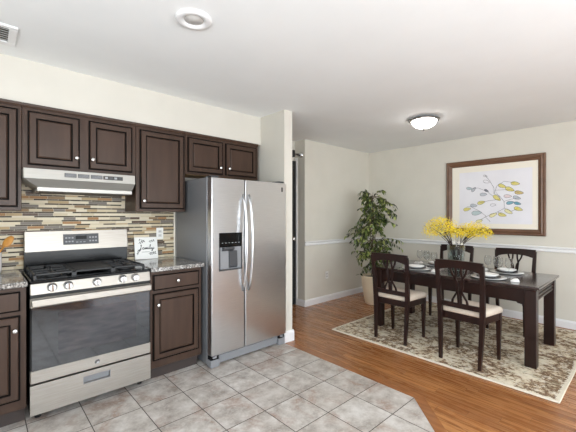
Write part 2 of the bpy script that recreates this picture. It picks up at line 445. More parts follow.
def window(n, win, fixed, along, mull):
    a0, a1, z0, z1 = win; g = G(); t_ = .05
    def bx(p0, p1, q0, q1, d=.05):
        if along == 'x': g.box(p0, p1, fixed-.1, fixed-.1+d, q0, q1)
        else: g.box(fixed-.1, fixed-.1+d, p0, p1, q0, q1)
    bx(a0, a0+t_, z0, z1); bx(a1-t_, a1, z0, z1); bx(a0+t_, a1-t_, z0, z0+t_); bx(a0+t_, a1-t_, z1-t_, z1)
    for k in range(1, mull): xm = a0+(a1-a0)*k/mull; bx(xm-.03, xm+.03, z0+t_, z1-t_)
    o = struct(g.build('window_%d' % n, 'trim'))
    g = G()
    if along == 'x': g.box(a0+t_, a1-t_, fixed-.08, fixed-.074, z0+t_, z1-t_)
    else: g.box(fixed-.08, fixed-.074, a0+t_, a1-t_, z0+t_, z1-t_)
    p = g.build('pane', 'window_glass', o)
window(1, WIN_S1, RY0, 'x', 2); window(2, WIN_S2, RY0, 'x', 3); window(3, WIN_W, RX0, 'y', 3)

# backsplash with its edge strip
g = G(); g.box(RX0, 1.468, YK-.012, YK, .88, 1.70); struct(g.build('wall_backsplash', 'mosaic'), 'strip mosaic backsplash in cream, tan, grey and brown')
g = G(); g.box(1.468, 1.482, YK-.015, YK, .93, 1.40, .003); struct(g.build('trim_2', 'mat_board'), 'cream edge strip ending the mosaic')

# baseboards and chair rail
def base_profile(d=.015, h=.095): return [(0, 0), (d, 0), (d, h-.02), (d*.55, h-.006), (d*.4, h), (0, h)]
g = G(); g.prism([(YW-a, z) for a, z in base_profile()], 'x', XJ, RX1); struct(g.build('baseboard_left', 'trim'))
g = G(); g.prism([(RX1-a, z) for a, z in base_profile()], 'y', RY0, YW-.015); struct(g.build('baseboard_back', 'trim'))
g = G(); g.prism([(XJ-a, z) for a, z in base_profile()], 'y', YW-.015, 3.64); struct(g.build('baseboard_jamb', 'trim'))
g = G()
g.prism([(SY-a, z) for a, z in base_profile(.016, .115)], 'x', SX0-.008, SX1+.016)
g.prism([(SX1+a, z) for a, z in base_profile(.016, .115)], 'y', SY, 3.69)
struct(g.build('baseboard_stub', 'trim'))
rail = [(0, .897), (.012, .897), (.018, .905), (.018, .915), (.010, .922), (.010, .938), (.024, .946), (.026, .957), (.018, .964), (0, .964)]
g = G(); g.prism([(YW-a, z) for a, z in rail], 'x', XJ, RX1); struct(g.build('trim_3', 'trim'), 'white chair rail on the wall behind the ficus')
g = G(); g.prism([(RX1-a, z) for a, z in rail], 'y', RY0, YW-.026); struct(g.build('trim_4', 'trim'), 'white chair rail under the framed picture')
# opening to the hall: casing, dark door, rod
g = G(); g.box(XJ-.016, XJ, 3.64, 3.69, 0, 2.22, .003); struct(g.build('trim_5', 'trim'), 'white door casing inside the opening')
g = G(); g.box(SX1+.002, XJ-.02, 3.655, 3.695, .012, 2.17, .004); d1 = struct(g.build('door_1', 'matte_black'), 'black door seen as a sliver beside the fridge wall')
g = G(); g.cyl((3.42, 3.655, 1.0), (3.42, 3.62, 1.0), .012); g.lathe([(.012, 0), (.028, .008), (.028, .03), (.01, .04)], (3.42, 3.58, 1.0), 16, axis='y'); g.build('door_handle', 'chrome', d1)

rt_ = thing('door_rod', 'silver rod with black end bracket high in the hall opening', 'rod', (3.3, 3.56, 2.25))
g = G(); g.cyl((SX1, 3.56, 2.25), (XJ-.03, 3.56, 2.25), .018); g.build('rod', 'chrome', rt_)
g = G(); g.lathe([(.03, 0), (.03, .012), (.04, .02), (.04, .03)], (XJ-.03, 3.56, 2.25), 16, axis='x'); g.build('end_flange', 'chrome', rt_)
g = G(); g.box(3.335, 3.375, 3.53, 3.59, 2.20, 2.30, .004); g.build('bracket', 'matte_black', rt_)

# ------------------------------------------------------------------ kitchen cabinets
def door_panel(g, x0, x1, z0, z1, y, d=.02, fr=.05):
    """raised panel door; y = front plane, glazed grooves use material 1"""
    g.box(x0, x1, y, y+d, z0, z1)
    def ring(a, ya, b_, yb, mi):
        o = [(x0+a, ya, z0+a), (x1-a, ya, z0+a), (x1-a, ya, z1-a), (x0+a, ya, z1-a)]
        i = [(x0+b_, yb, z0+b_), (x1-b_, yb, z0+b_), (x1-b_, yb, z1-b_), (x0+b_, yb, z1-b_)]
        for k in range(4):
            g.quad([o[k], o[(k+1) % 4], i[(k+1) % 4], i[k]], mi)
    return ring
def door(name, x0, x1, z0, z1, y, parent, drawer=False):
    """front frame built as rings so the grooves are real recesses"""
    g = G(); d = .02
    fr = .014 if drawer else .048
    rings = [(0, d), (0, .006), (.009, .006), (.013, 0), (fr, 0), (fr+.003, .007), (fr+.010, .007), (fr+.018, .001)]
    if drawer: rings = [(0, d), (0, .004), (.005, .004), (.010, .0), (fr+.006, 0)]
    mats_ = [1, 1, 0, 0, 1, 1, 0] if not drawer else [0, 1, 1, 0]
    def loop(a, dy): return [g.bm.verts.new(p) for p in ((x0+a, y+dy, z0+a), (x1-a, y+dy, z0+a), (x1-a, y+dy, z1-a), (x0+a, y+dy, z1-a))]
    L = [loop(*r) for r in rings]
    for i in range(len(L)-1):
        for k in range(4):
            f = g.bm.faces.new((L[i][k], L[i][(k+1) % 4], L[i+1][(k+1) % 4], L[i+1][k])); f.material_index = mats_[i]
    g.bm.faces.new(L[-1]); g.bm.faces.new(L[0][::-1])
    return g.build(name, ['cabinet', 'glaze'], parent)
def knob(x, z, y, parent):
    g = G(); g.lathe([(.006, 0), (.005, -.012), (.010, -.014), (.0155, -.020), (.015, -.025), (.009, -.029), (0, -.030)], (x, y, z), 16, axis='y')
    return g.build('knob', 'chrome', parent)

UP = 'dark wall cabinets under the soffit'
def wall_cabinet(x0, x1, z0, label, doors, crown=True):
    t = thing('wall_cabinet', label, 'cabinet', ((x0+x1)/2, 3.2, z0), UP)
    g = G(); g.box(x0, x1, 3.05, YK-.012, z0, 2.1564, .002, 0)
    if z0 > 1.7: g.box(x0+.02, x1-.02, 3.07, YK-.02, z0-.0015, z0+.005, 0, 1)
    g.build('body', ['cabinet', 'unfinished'], t)
    if crown:
        g = G(); g.prism([(3.05, 2.128), (3.043, 2.128), (3.036, 2.140), (3.034, 2.1564), (3.05, 2.1564)], 'x', x0, x1); g.build('top_moulding', 'cabinet', t)
    for d0, d1, dz0, dz1, kx, kz in doors:
        d = door('door', d0, d1, dz0, dz1, 3.03, t)
        if kx: knob(kx, kz, 3.03, d)
    return t
wall_cabinet(-.5, .214, 1.385, 'tall dark wall cabinet cut off at the left edge, beside the hood', [(-.45, -.16, 1.41, 2.105, None, None), (-.125, .193, 1.41, 2.105, -.10, 1.48)])
wall_cabinet(.216, .993, 1.684, 'short two-door dark wall cabinet directly above the range hood', [(.248, .571, 1.717, 2.105, .548, 1.793), (.634, .962, 1.717, 2.105, .658, 1.793)])
wall_cabinet(.995, 1.449, 1.385, 'tall single-door dark wall cabinet between hood and refrigerator', [(1.027, 1.435, 1.409, 2.105, 1.056, 1.478)])
wall_cabinet(1.451, 2.325, 1.752, 'short two-door dark wall cabinet above the refrigerator', [(1.473, 1.86, 1.772, 2.108, 1.825, 1.840), (1.896, 2.295, 1.772, 2.108, 1.930, 1.840)])

LOW = 'dark base cabinets under the granite'
FB = 2.735
def base_cabinet(x0, x1, label, d0, d1, kx):
    t = thing('base_cabinet', label, 'cabinet', ((x0+x1)/2, 3.0, 0), LOW)
    g = G(); g.box(x0, x1, FB, YK-.012, .11, .895, .002); g.build('body', 'cabinet', t)
    g = G(); g.box(x0, x1, 2.81, YK-.02, 0, .11); g.build('toe_kick', 'toe', t)
    dr = door('drawer', d0, d1, .742, .868, FB-.02, t, True); knob((d0+d1)/2, .805, FB-.02, dr)
    do = door('door', d0, d1, .175, .715, FB-.02, t); knob(kx, .625, FB-.02, do)
base_cabinet(1.000, 1.452, 'dark base cabinet with one drawer, between range and refrigerator', 1.022, 1.422, 1.058)
base_cabinet(-.5, .216, 'dark base cabinet at the left edge, beside the range', -.30, .185, .158)
for x0, x1, lab in ((.998, 1.462, 'short speckled granite countertop between range and refrigerator'), (-.55, .220, 'speckled granite countertop left of the range under the utensil crock')):
    g = G(); g.box(x0, x1, 2.692, YK-.0125, .896, .930, .006, 0, 2); o = g.build('countertop', 'granite')
    recentre(o, ((x0+x1)/2, 3.0, .896)); tag(o, lab, 'countertop', 'granite countertops')

# ------------------------------------------------------------------ range hood
t = thing('range_hood', 'pale stainless range hood under the short cabinet, above the stove', 'range hood', (.6, 3.15, 1.52))
g = G()
hx0, hx1 = .217, .957
g.prism([(YK-.013, 1.683), (2.955, 1.683), (2.945, 1.612), (YK-.013, 1.612)], 'x', hx0, hx1, 0, .002)
A = [(hx0+.002, 2.950, 1.611), (hx1-.002, 2.950, 1.611), (hx1-.002, YK-.014, 1.611), (hx0+.002, YK-.014, 1.611)]
B = [(.300, 3.02, 1.560), (.955, 3.02, 1.560), (.955, YK-.014, 1.560), (.300, YK-.014, 1.560)]
for k in range(4): g.quad([A[k], A[(k+1) % 4], B[(k+1) % 4], B[k]], 0)
g.quad(A); g.quad(B)
g.build('body', 'hood', t)
g = G(); g.box(.300, .955, 3.02, YK-.014, 1.528, 1.559, .003); g.build('lower_lip', 'hood', t)
g = G(); g.box(.33, .93, 3.05, 3.32, 1.524, 1.530); g.build('filter', 'filter', t)
for x0, x1 in ((.457, .533), (.543, .619), (.629, .709)):
    g = G(); g.box(x0, x1, 2.9455, 2.952, 1.634, 1.664, .001)
    for k in range(3): g.box(x0+.002, x1-.002, 2.9435, 2.950, 1.637+k*.009, 1.641+k*.009, 0, 1)
    g.build('vent_slot', ['switch', 'grey'], t)
g = G(); g.box(.716, .859, 2.9445, 2.952, 1.634, 1.664, .001); sw = g.build('switch_panel', 'switch', t)
for k in range(4):
    g = G(); g.box(.727+k*.034, .747+k*.034, 2.9425, 2.946, 1.641, 1.657, .001); g.build('switch', 'darkgrey' if k % 2 else 'legend', sw)

# ------------------------------------------------------------------ gas range
t = thing('gas_range', 'stainless gas range with black glass oven door and five knobs', 'stove', (.612, 3.0, 0))
rx0, rx1 = .232, .990
g = G(); g.box(rx0, rx1, 2.735, 3.342, .05, .905, .003); g.build('body', 'black', t)
for x in (rx0+.05, rx1-.05):
    for y in (2.80, 3.28):
        g = G(); g.cyl((x, y, 0), (x, y, .05), .018, 12); g.build('foot', 'matte_black', t)
g = G(); g.box(rx0, rx1, 2.700, 3.27, .905, .926, .006, 0, 2); g.box(rx0+.03, rx1-.03, 2.75, 3.24, .924, .928, 0); g.build('cooktop', 'black', t)
g = G(); g.prism([(2.735, .905), (2.712, .910), (2.692, .838), (2.735, .838)], 'x', rx0, rx1, 0, .003); cp = g.build('control_panel', 'steel_h', t)
for x in (.348, .440, .613, .786, .876):
    g = G(); g.lathe([(.029, 0), (.029, -.005), (.024, -.009), (.022, -.030), (.019, -.033)], (x, 2.702, .874), 20, axis='y')
    g.box(x-.0055, x+.0055, 2.660, 2.672, .851, .897, .002, 1)
    g.build('knob', ['steel', 'chrome'], cp)
g = G(); g.box(rx0+.002, rx1-.002, 2.712, 2.735, .815, .838); g.build('vent_gap', 'matte_black', t)
od = G(); od.box(rx0, rx1, 2.692, 2.733, .752, .815, .004); od.box(rx0, rx1, 2.692, 2.733, .264, .347, .004)
od.box(rx0, rx1, 2.700, 2.733, .347, .752, 0, 1)
od = od.build('oven_door', ['steel_h', 'black'], t)
g = G(); g.box(rx0+.008, rx1-.008, 2.693, 2.700, .346, .753, .001); wn = g.build('window', 'oven_glass', od)
g = G(); g.box(rx0+.15, rx1-.11, 2.6922, 2.6935, .42, .70, .0005); g.build('inner_pane', 'oven_inner', wn)
g = G(); g.box(rx0+.004, rx1-.004, 2.652, 2.672, .764, .812, .006, 0, 2); g.box(rx0+.012, rx0+.035, 2.667, 2.694, .772, .804, .003); g.box(rx1-.035, rx1-.012, 2.667, 2.694, .772, .804, .003); g.build('handle', 'steel_h', od)
g = G(); g.lathe([(.017, 0), (.017, -.0025), (.0145, -.0025), (.0145, -.0012), (0, -.0012)], (.614, 2.692, .306), 20, axis='y')
g.tube([(.606, 2.690, .302), (.611, 2.690, .312), (.616, 2.690, .300), (.622, 2.690, .311)], .0013, 6); g.build('emblem', 'emblem', od)
dw = G()
# drawer front with a recessed pull
dz0, dz1, px0, px1, pz0, pz1 = .062, .254, .531, .697, .174, .216
for a0, a1, c0, c1 in ((rx0, px0, dz0, dz1), (px1, rx1, dz0, dz1), (px0, px1, dz0, pz0), (px0, px1, pz1, dz1)): dw.box(a0, a1, 2.692, 2.72, c0, c1)
dw = dw.build('drawer', 'steel_h', t)
g = G(); g.box(px0, px1, 2.712, 2.72, pz0, pz1); g.box(px0-.004, px1+.004, 2.688, 2.692, pz1, pz1+.006); g.box(px0-.004, px1+.004, 2.689, 2.692, pz0-.004, pz0); g.box(px0-.004, px0, 2.689, 2.692, pz0, pz1); g.box(px1, px1+.004, 2.689, 2.692, pz0, pz1)
g.build('drawer_pull', 'grey', dw)
# backguard
g = G(); g.prism([(3.284, .92), (3.342, .92), (3.342, 1.216), (3.300, 1.216), (3.284, 1.07)], 'x', rx0+.012, rx1+.004, 0, .003); bgd = g.build('backguard', 'black', t)
g = G(); g.prism([(3.260, 1.066), (3.286, 1.066), (3.302, 1.222), (3.284, 1.222)], 'x', rx0+.012, rx1+.006, 0, .005); g.build('backguard_panel', 'steel_h', bgd)
g = G(); g.prism([(3.279, 1.064), (3.285, 1.064), (3.285, .93), (3.278, .93)], 'x', rx0+.014, rx1-.006); g.build('lower_splash', 'black', bgd)
dp = G(); dp.box(.497, .757, 3.2605, 3.2625, 1.108, 1.195, .001); dp = dp.build('control_display', 'darkgrey', bgd)
g = G(); g.box(.585, .665, 3.2595, 3.2605, 1.150, 1.180); g.build('clock_screen', 'black', bgd)
g = G()
for i in range(3):
    for j in range(2):
        g.box(.512+i*.022, .526+i*.022, 3.2593, 3.2605, 1.128+j*.030, 1.140+j*.030)
g.build('keypad', 'grey', bgd); g = G()
for i in range(3):
    for j in range(2): g.box(.685+i*.022, .699+i*.022, 3.2593, 3.2605, 1.128+j*.030, 1.140+j*.030)
g.build('keypad', 'grey', bgd); g = G()
for i in range(3): g.box(.588+i*.026, .604+i*.026, 3.2593, 3.2605, 1.124, 1.131)
g.build('key_row', 'grey', bgd)
for o_ in bgd.children:
    if o_.name.split('.')[0] in ('control_display', 'clock_screen', 'keypad', 'key_row'):
        for v in o_.data.vertices: v.co.y += (v.co.z-1.066)*.154-.002
# burners and grates
for x, y, r in ((.37, 2.86, .042), (.37, 3.10, .036), (.85, 2.86, .046), (.85, 3.10, .036), (.611, 2.98, .05)):
    g = G(); g.lathe([(r*1.25, .928), (r*1.2, .936), (r, .938), (r, .946), (r*.8, .950), (0, .951)], (x, y, 0), 20); g.build('burner', 'iron', t)
def grate(x0, x1, griddle=False):
    g = G(); y0, y1, zt = 2.765, 3.215, .962; b_ = .006
    def bar(xa, ya, xb, yb, z=zt, hh=.012): g.box(min(xa, xb)-b_, max(xa, xb)+b_, min(ya, yb)-b_, max(ya, yb)+b_, z-hh, z, .002)
    bar(x0, y0, x1, y0); bar(x0, y1, x1, y1); bar(x0, y0, x0, y1); bar(x1, y0, x1, y1)
    if griddle: g.box(x0+.01, x1-.01, y0+.02, y1-.02, zt-.006, zt+.004, .004)
    else:
        xm = (x0+x1)/2; bar(x0, (y0+y1)/2, x1, (y0+y1)/2)
        for yc in (2.86, 3.10):
            bar(x0, yc, xm-.028, yc, zt+.002); bar(xm+.028, yc, x1, yc, zt+.002); bar(xm, yc-.09, xm, yc-.028, zt+.002); bar(xm, yc+.028, xm, yc+.09, zt+.002)
    for x in (x0, x1):
        for y in (y0, y1, (y0+y1)/2): g.box(x-.007, x+.007, y-.007, y+.007, .926, zt-.01)
    g.build('grate', 'iron', t)
grate(.262, .478); grate(.492, .730, True); grate(.744, .960)

# ------------------------------------------------------------------ refrigerator
t = thing('refrigerator', 'stainless side-by-side refrigerator with ice and water dispenser', 'refrigerator', (1.92, 3.0, 0))
fx0, fx1, fy = 1.484, 2.362, 2.608
g = G(); g.box(fx0, fx1, 2.690, 3.33, .02, 1.692, .004); g.build('body', 'fridge_side', t)
def fdoor(name, x0, x1):
    g = G(); g.box(x0, x1, fy, 2.682, .112, 1.686, .008, 0, 3); return g.build(name, 'steel', t)
fz = fdoor('freezer_door', fx0, 1.834); ff = fdoor('fresh_food_door', 1.842, fx1)
g = G(); g.box(fx0+.01, fx1-.01, 2.682, 2.690, .115, 1.68); g.build('gasket', 'darkgrey', t)
for x, p in ((1.814, fz), (1.880, ff)):
    g = G(); pts = []
    for k in range(13):
        q = k/12; zz = .645+q*.90; pts.append((x, fy-.022-.046*math.sin(PI*q)**.8 if 0 < k < 12 else fy-.004, zz))
    g.tube(pts, [.0115]*13, 10); g.build('handle', 'chrome' if False else 'steel', p)
dx0, dx1 = 1.557, 1.803
dg = G(); dg.box(dx0, dx1, fy-.006, fy+.002, 1.064, 1.193, .003); dsp = dg.build('dispenser_control', 'black', fz)
g = G()
for a0, a1, c0, c1 in ((dx0, dx0+.012, .852, 1.064), (dx1-.012, dx1, .852, 1.064), (dx0+.012, dx1-.012, .852, .868)): g.box(a0, a1, fy-.006, fy+.002, c0, c1, .001)
g.box(dx0+.012, dx1-.012, fy-.002, fy+.003, .868, 1.064, 0, 1)
g.prism([(fy-.004, 1.03), (fy-.030, 1.045), (fy-.030, 1.063), (fy-.004, 1.063)], 'x', dx0+.03, dx1-.10, 0)
g.prism([(fy-.003, .875), (fy-.018, .89), (fy-.010, 1.03), (fy-.003, 1.03)], 'x', dx0+.10, dx1-.06, 2)
g.box(dx0+.012, dx1-.012, fy-.022, fy-.002, .856, .868, .002, 0)
g.build('dispenser_cavity', ['darkgrey', 'grey', 'darkgrey'], fz)
g = G()
for k in range(6): g.box(dx0+.025+k*.035, dx0+.040+k*.035, fy-.0075, fy-.006, 1.100, 1.104)
g.box(dx0+.025, dx0+.215, fy-.0065, fy-.0058, 1.097, 1.107, 0, 1)
g.build('legend_strip', ['legend', 'black'], dsp)
g = G(); g.box(2.294, 2.314, fy-.002, fy+.002, 1.594, 1.640, .0008); g.build('badge', 'darkgrey', ff)
g = G(); g.box(fx0+.01, fx1-.01, 2.650, 2.69, .018, .100, .003); g.box(fx0+.10, fx1-.10, 2.646, 2.651, .03, .088, .002); kg = g.build('kick_grille', 'grey', t)
for x0, x1 in ((fx0+.002, fx0+.09), (fx1-.09, fx1-.004)):
    g = G(); g.box(x0, x1, 2.622, 2.69, .004, .070, .004); g.box(x0+.006, x1-.006, 2.630, 2.69, .070, .108, 0, 1); g.box(x0+.02, x1-.03, 2.618, 2.64, .085, .106, .002, 0); g.build('hinge_cover', ['grey', 'black'], t)
for x0, x1 in ((fx0+.01, fx0+.09), (fx1-.09, fx1-.01)):
    g = G(); g.box(x0, x1, 2.63, 2.74, 1.688, 1.704, .004); g.build('top_hinge', 'darkgrey', t)

# ------------------------------------------------------------------ small kitchen things
g = G(); g.lathe([(.050, .931), (.062, .934), (.066, .96), (.066, 1.075), (.069, 1.082), (.064, 1.083), (.060, 1.07), (.058, .95), (0, .945)], (.046, 3.2, 0), 28)
o = g.build('utensil_crock', 'porcelain'); recentre(o, (.046, 3.2, .931)); tag(o, 'white crock of wooden utensils on the counter at the left edge', 'crock')
for k, (dx, dy, top, hw, lab) in enumerate(((.088, .01, 1.205, .030, 'broad golden wooden spoon leaning right out of the white crock'),
                                            (-.030, .035, 1.225, .026, 'golden wooden spatula standing upright in the white crock'),
                                            (.012, -.045, 1.16, .018, 'narrow wooden spoon in front of the broad one in the white crock'))):
    g = G(); b0 = Vector((.046-dx*.35, 3.2+dy*.5, .955)); e = Vector((.046+dx*.95, 3.2+dy, top-.075))
    g.tube([b0, e], [.006, .006], 8)
    d_ = (e-b0).normalized()
    pr = []
    for i in range(7):
        q = i/6; pr.append((e+d_*(-.006+q*.085), hw*math.sin(PI*(.14+.80*q))**.6))
    u = Vector((.87, -.5, 0)); u = (u-d_*u.dot(d_)).normalized(); n_ = d_.cross(u)
    rings = []
    for c_, r in pr: rings.append([g.bm.verts.new(c_+u*r*math.cos(a)+n_*.006*math.sin(a)) for a in [2*PI*j/12 for j in range(12)]])
    for a, b2 in zip(rings, rings[1:]):
        for j in range(12): f = g.bm.faces.new((a[j], a[(j+1) % 12], b2[(j+1) % 12], b2[j])); f.smooth = True
    g.bm.faces.new(rings[0]); g.bm.faces.new(rings[-1])
    o = g.build('wooden_spoon', 'wood_spoon'); recentre(o, b0); tag(o, lab, 'utensil', 'wooden utensils in the crock')

# family sign leaning on the backsplash
sg = thing('wall_sign', 'small white sign with black script leaning on the mosaic backsplash', 'sign', (1.175, 3.29, .931))
def sign_part(g, name, m_):
    o = g.build(name, m_, sg); return o
LEAN = Matrix.Translation((1.175, 3.29, .931)) @ Matrix.Rotation(math.radians(-13), 4, 'X') @ Matrix.Rotation(math.radians(1.5), 4, 'Y')
def lean(g): bmesh.ops.transform(g.bm, matrix=LEAN, verts=g.bm.verts)
g = G(); g.box(-.108, .108, -.006, .006, 0, .212, .002); lean(g); sign_part(g, 'board', 'white')
g = G()
def stroke(pts, r=.0028):
    P_ = [Vector((x, -.0068, z)) for x, z in pts]
    out = []
    for i in range(len(P_)-1):
        p0, p1, p2, p3 = P_[max(i-1, 0)], P_[i], P_[i+1], P_[min(i+2, len(P_)-1)]
        for q in (0, .33, .66): out.append(.5*((2*p1)+(-p0+p2)*q+(2*p0-5*p1+4*p2-p3)*q*q+(-p0+3*p1-3*p2+p3)*q**3))
    out.append(P_[-1]); g.tube(out, r, 6)
# f a m i l y in one cursive hand
stroke([(-.055, .130), (-.045, .138), (-.052, .110), (-.062, .078), (-.070, .084), (-.060, .096), (-.046, .098)], .003)
stroke([(-.020, .112), (-.034, .110), (-.036, .098), (-.026, .094), (-.020, .106), (-.018, .096), (-.010, .100)])
stroke([(-.010, .112), (-.008, .095), (-.002, .112), (.002, .096), (.008, .112), (.011, .096), (.018, .100)])
stroke([(.022, .112), (.022, .097), (.030, .100)]); stroke([(.023, .121), (.0245, .122)], .0026)
stroke([(.030, .100), (.040, .140), (.034, .130), (.036, .097), (.046, .100)])
stroke([(.048, .112), (.050, .098), (.060, .104), (.064, .114), (.056, .080), (.048, .080), (.060, .094), (.076, .104)])
sign_part(g, 'lettering', 'matte_black')
g = G()
def sprig(x, z, a, n, s=1):
    p = Vector((x, z)); d_ = Vector((math.cos(a), math.sin(a)))
    stroke([tuple(p), tuple(p+d_*.03*s+Vector((0, .004))), tuple(p+d_*.06*s)], .0012)
    for k in range(n):
        q = p+d_*.06*s*(k+.7)/n
        for sd in (1, -1):
            aa = a+sd*.8; e_ = q+Vector((math.cos(aa), math.sin(aa)))*.018*s; nn = Vector((-math.sin(aa), math.cos(aa)))*.0045*s; mid = (q+e_)/2
            g.quad([(v_[0], -.0072, v_[1]) for v_ in (q, mid+nn, e_, mid-nn)])
for a in ((-.075, .150, .4, 3, 1), (.02, .165, .25, 3, .9), (-.09, .040, 1.2, 3, .8), (.015, .048, .15, 4, 1.1), (-.02, .17, PI-.4, 2, .8)):
    g = G(); sprig(*a); lean(g); sign_part(g, 'leaf_sprig', 'matte_black')
g = G(); g.box(-.045, .03, -.0072, -.0062, .067, .070); lean(g); sign_part(g, 'underline', 'matte_black')
# (lettering must lean with the board)
for ch in sg.children:
    if ch.name.startswith('lettering'):
        ch.data.transform(Matrix.Translation(-Vector((1.175, 3.29, .931))) @ LEAN @ Matrix.Translation(Vector((1.175, 3.29, .931))))

def outlet(label, loc, axis):
    t = thing('wall_outlet', label, 'outlet', loc)
    x, y, z = loc
    g = G(); g.box(x-.035, x+.035, y-.006, y, z-.057, z+.057, .003, 0, 2); g.build('plate', 'white', t)
    for dz in (-.02, .02):
        g = G(); g.box(x-.017, x+.017, y-.008, y-.005, z+dz-.014, z+dz+.014, .003)
        for dx in (-.006, .006): g.box(x+dx-.0012, x+dx+.0012, y-.0085, y-.007, z+dz-.005, z+dz+.005, 0, 1)
        g.build('socket', ['lens_off', 'darkgrey'], t)
outlet('white double outlet on the mosaic backsplash above the small sign', (1.322, YK-.012, 1.17), 'y')
outlet('white outlet low on the plain dining wall left of the ficus', (4.02, YW, .411), 'y')

# ------------------------------------------------------------------ ceiling fittings
t = thing('ceiling_vent', 'cream ceiling air vent with angled slats at the left edge', 'vent', (-.03, 2.72, HC))
g = G()
vx0, vx1, vy0, vy1 = -.24, .165, 2.565, 2.86
for a0, a1, c0, c1 in ((vx0, vx1, vy0, vy0+.035), (vx0, vx1, vy1-.055, vy1), (vx0, vx0+.04, vy0+.035, vy1-.055), (vx1-.04, vx1, vy0+.035, vy1-.055)): g.box(a0, a1, c0, c1, HC-.012, HC-.0005, .003)
g.build('frame', 'trim', t)
g = G(); g.box(vx0+.04, vx1-.04, vy0+.035, vy1-.055, HC-.002, HC-.0005); g.build('duct_shade_plate', 'vent_dark', t)  # flat plate, the shade inside the duct put into its dark colour
for k in range(6):
    g = G(); y = vy0+.045+k*.032
    g.prism([(y+.014, HC-.003), (y, HC-.012), (y+.002, HC-.0125), (y+.016, HC-.0035)], 'x', vx0+.04, vx1-.04); g.build('slat', 'trim', t)
t = thing('recessed_light', 'round white ceiling downlight, unlit, over the kitchen floor', 'ceiling light', (.897, 1.775, HC))
g = G(); g.lathe([(.055, -.004), (.060, -.012), (.075, -.017), (.095, -.014), (.102, -.004), (.102, -.0005), (.055, -.0005)], (.897, 1.775, HC), 36); g.build('trim_ring', 'trim', t)
g = G(); g.lathe([(.0, -.006), (.058, -.005), (.058, -.001), (0, -.001)], (.897, 1.775, HC), 36); g.build('diffuser', 'lens_off', t)
LX, LY = 3.768, 1.792
t = thing('flush_ceiling_light', 'lit flush ceiling light with frosted bowl over the dining table', 'ceiling light', (LX, LY, HC))
g = G(); g.lathe([(.138, -.024), (.160, -.020), (.168, -.026), (.160, -.036), (.150, -.040), (.140, -.034), (.138, -.024)], (LX, LY, HC), 40); g.lathe([(.03, -.0005), (.03, -.02), (.02, -.03), (0, -.03)], (LX, LY, HC), 20); [g.box(LX-.14*abs(c)-.004, LX+.14*abs(c)+.004, LY-.14*abs(d)-.004, LY+.14*abs(d)+.004, HC-.030, HC-.022) for c, d in ((1, 0), (0, 1))]; g.build('pan', 'nickel', t)
g = G(); g.lathe([(.136, -.036), (.134, -.045), (.122, -.072), (.095, -.097), (.055, -.113), (0, -.118)], (LX, LY, HC), 40); g.build('glass_bowl', 'lit_bowl', t)
bl = bpy.data.lights.new('lamp_bulb', 'POINT'); bl.energy = 9; bl.shadow_soft_size = .04; bl.color = (1, .95, .88)
bo = bpy.data.objects.new('lamp_bulb', bl); C.objects.link(bo); bo.parent = t; bo.location = (.06, .05, -.055)
g = G(); g.lathe([(.006, -.115), (.016, -.121), (.018, -.129), (.010, -.137), (.012, -.143), (0, -.150)], (LX, LY, HC), 16); g.build('finial', 'nickel', t)

# ------------------------------------------------------------------ picture
t = thing('framed_picture', 'large framed watercolour of a leafy branch on the dining wall', 'picture', (5.16, 1.505, 1.61))
py0, py1, pz0, pz1 = .905, 2.105, 1.09, 2.13
g = G(); XW = RX1-.001
prof = [(0, 0), (0, .030), (.012, .038), (.030, .034), (.045, .040), (.058, .030), (.070, .026), (.080, .016), (.080, 0)]
def corner(o_, d_):
    return [(XW-d_, py0+o_, pz0+o_), (XW-d_, py1-o_, pz0+o_), (XW-d_, py1-o_, pz1-o_), (XW-d_, py0+o_, pz1-o_)]
L = [[g.bm.verts.new(p) for p in corner(*q)] for q in prof]
for a, b_ in zip(L, L[1:]+L[:1]):
    for k in range(4): g.bm.faces.new((a[k], a[(k+1) % 4], b_[(k+1) % 4], b_[k]))
g.build('frame', 'picture_wood', t)
g = G(); g.box(XW-.012, XW-.002, py0+.07, py1-.07, pz0+.07, pz1-.07); g.build('mat_board', 'mat_board', t)
g = G(); g.box(XW-.0135, XW-.012, 1.045, 1.925, 1.235, 1.965); g.build('print', 'paper', t)
leaves = [(1.583, 1.897, 'o', 0.05, -20), (1.57, 1.817, 'o', 0.08, -20), (1.733, 1.719, 'g', 0.08, 50), (1.607, 1.642, 'g', 0.09, 0), (1.57, 1.693, 'd', 0.06, -30), (1.441, 1.586, 'y', 0.11, -40), (1.636, 1.528, 'y', 0.1, 15), (1.487, 1.493, 'o', 0.07, 5), (1.379, 1.745, 'y', 0.10, -25), (1.292, 1.697, 'y', 0.11, -25), (1.23, 1.769, 'y', 0.10, -10), (1.188, 1.647, 'k', 0.1, -10), (1.315, 1.605, 'p', 0.09, -5), (1.213, 1.581, 'g', 0.09, -20), (1.287, 1.517, 't', 0.09, 10), (1.205, 1.506, 't', 0.08, -15), (1.196, 1.434, 'y', 0.1, -20), (1.306, 1.4, 'z', 0.1, -30), (1.379, 1.358, 'y', 0.1, -15), (1.487, 1.356, 'z', 0.1, 25), (1.694, 1.384, 'b', 0.13, 5), (1.821, 1.438, 'y', 0.1, 10), (1.79, 1.735, 'b', 0.08, -10), (1.733, 1.49, 'g', 0.09, -5), (1.662, 1.27, 'z', 0.09, 20)]
keys = ['ink', 'ink_y', 'ink_z', 'ink_k', 'ink_g', 'ink_d', 'ink_b', 'ink_t', 'ink_p', 'ink_o']
g = G()
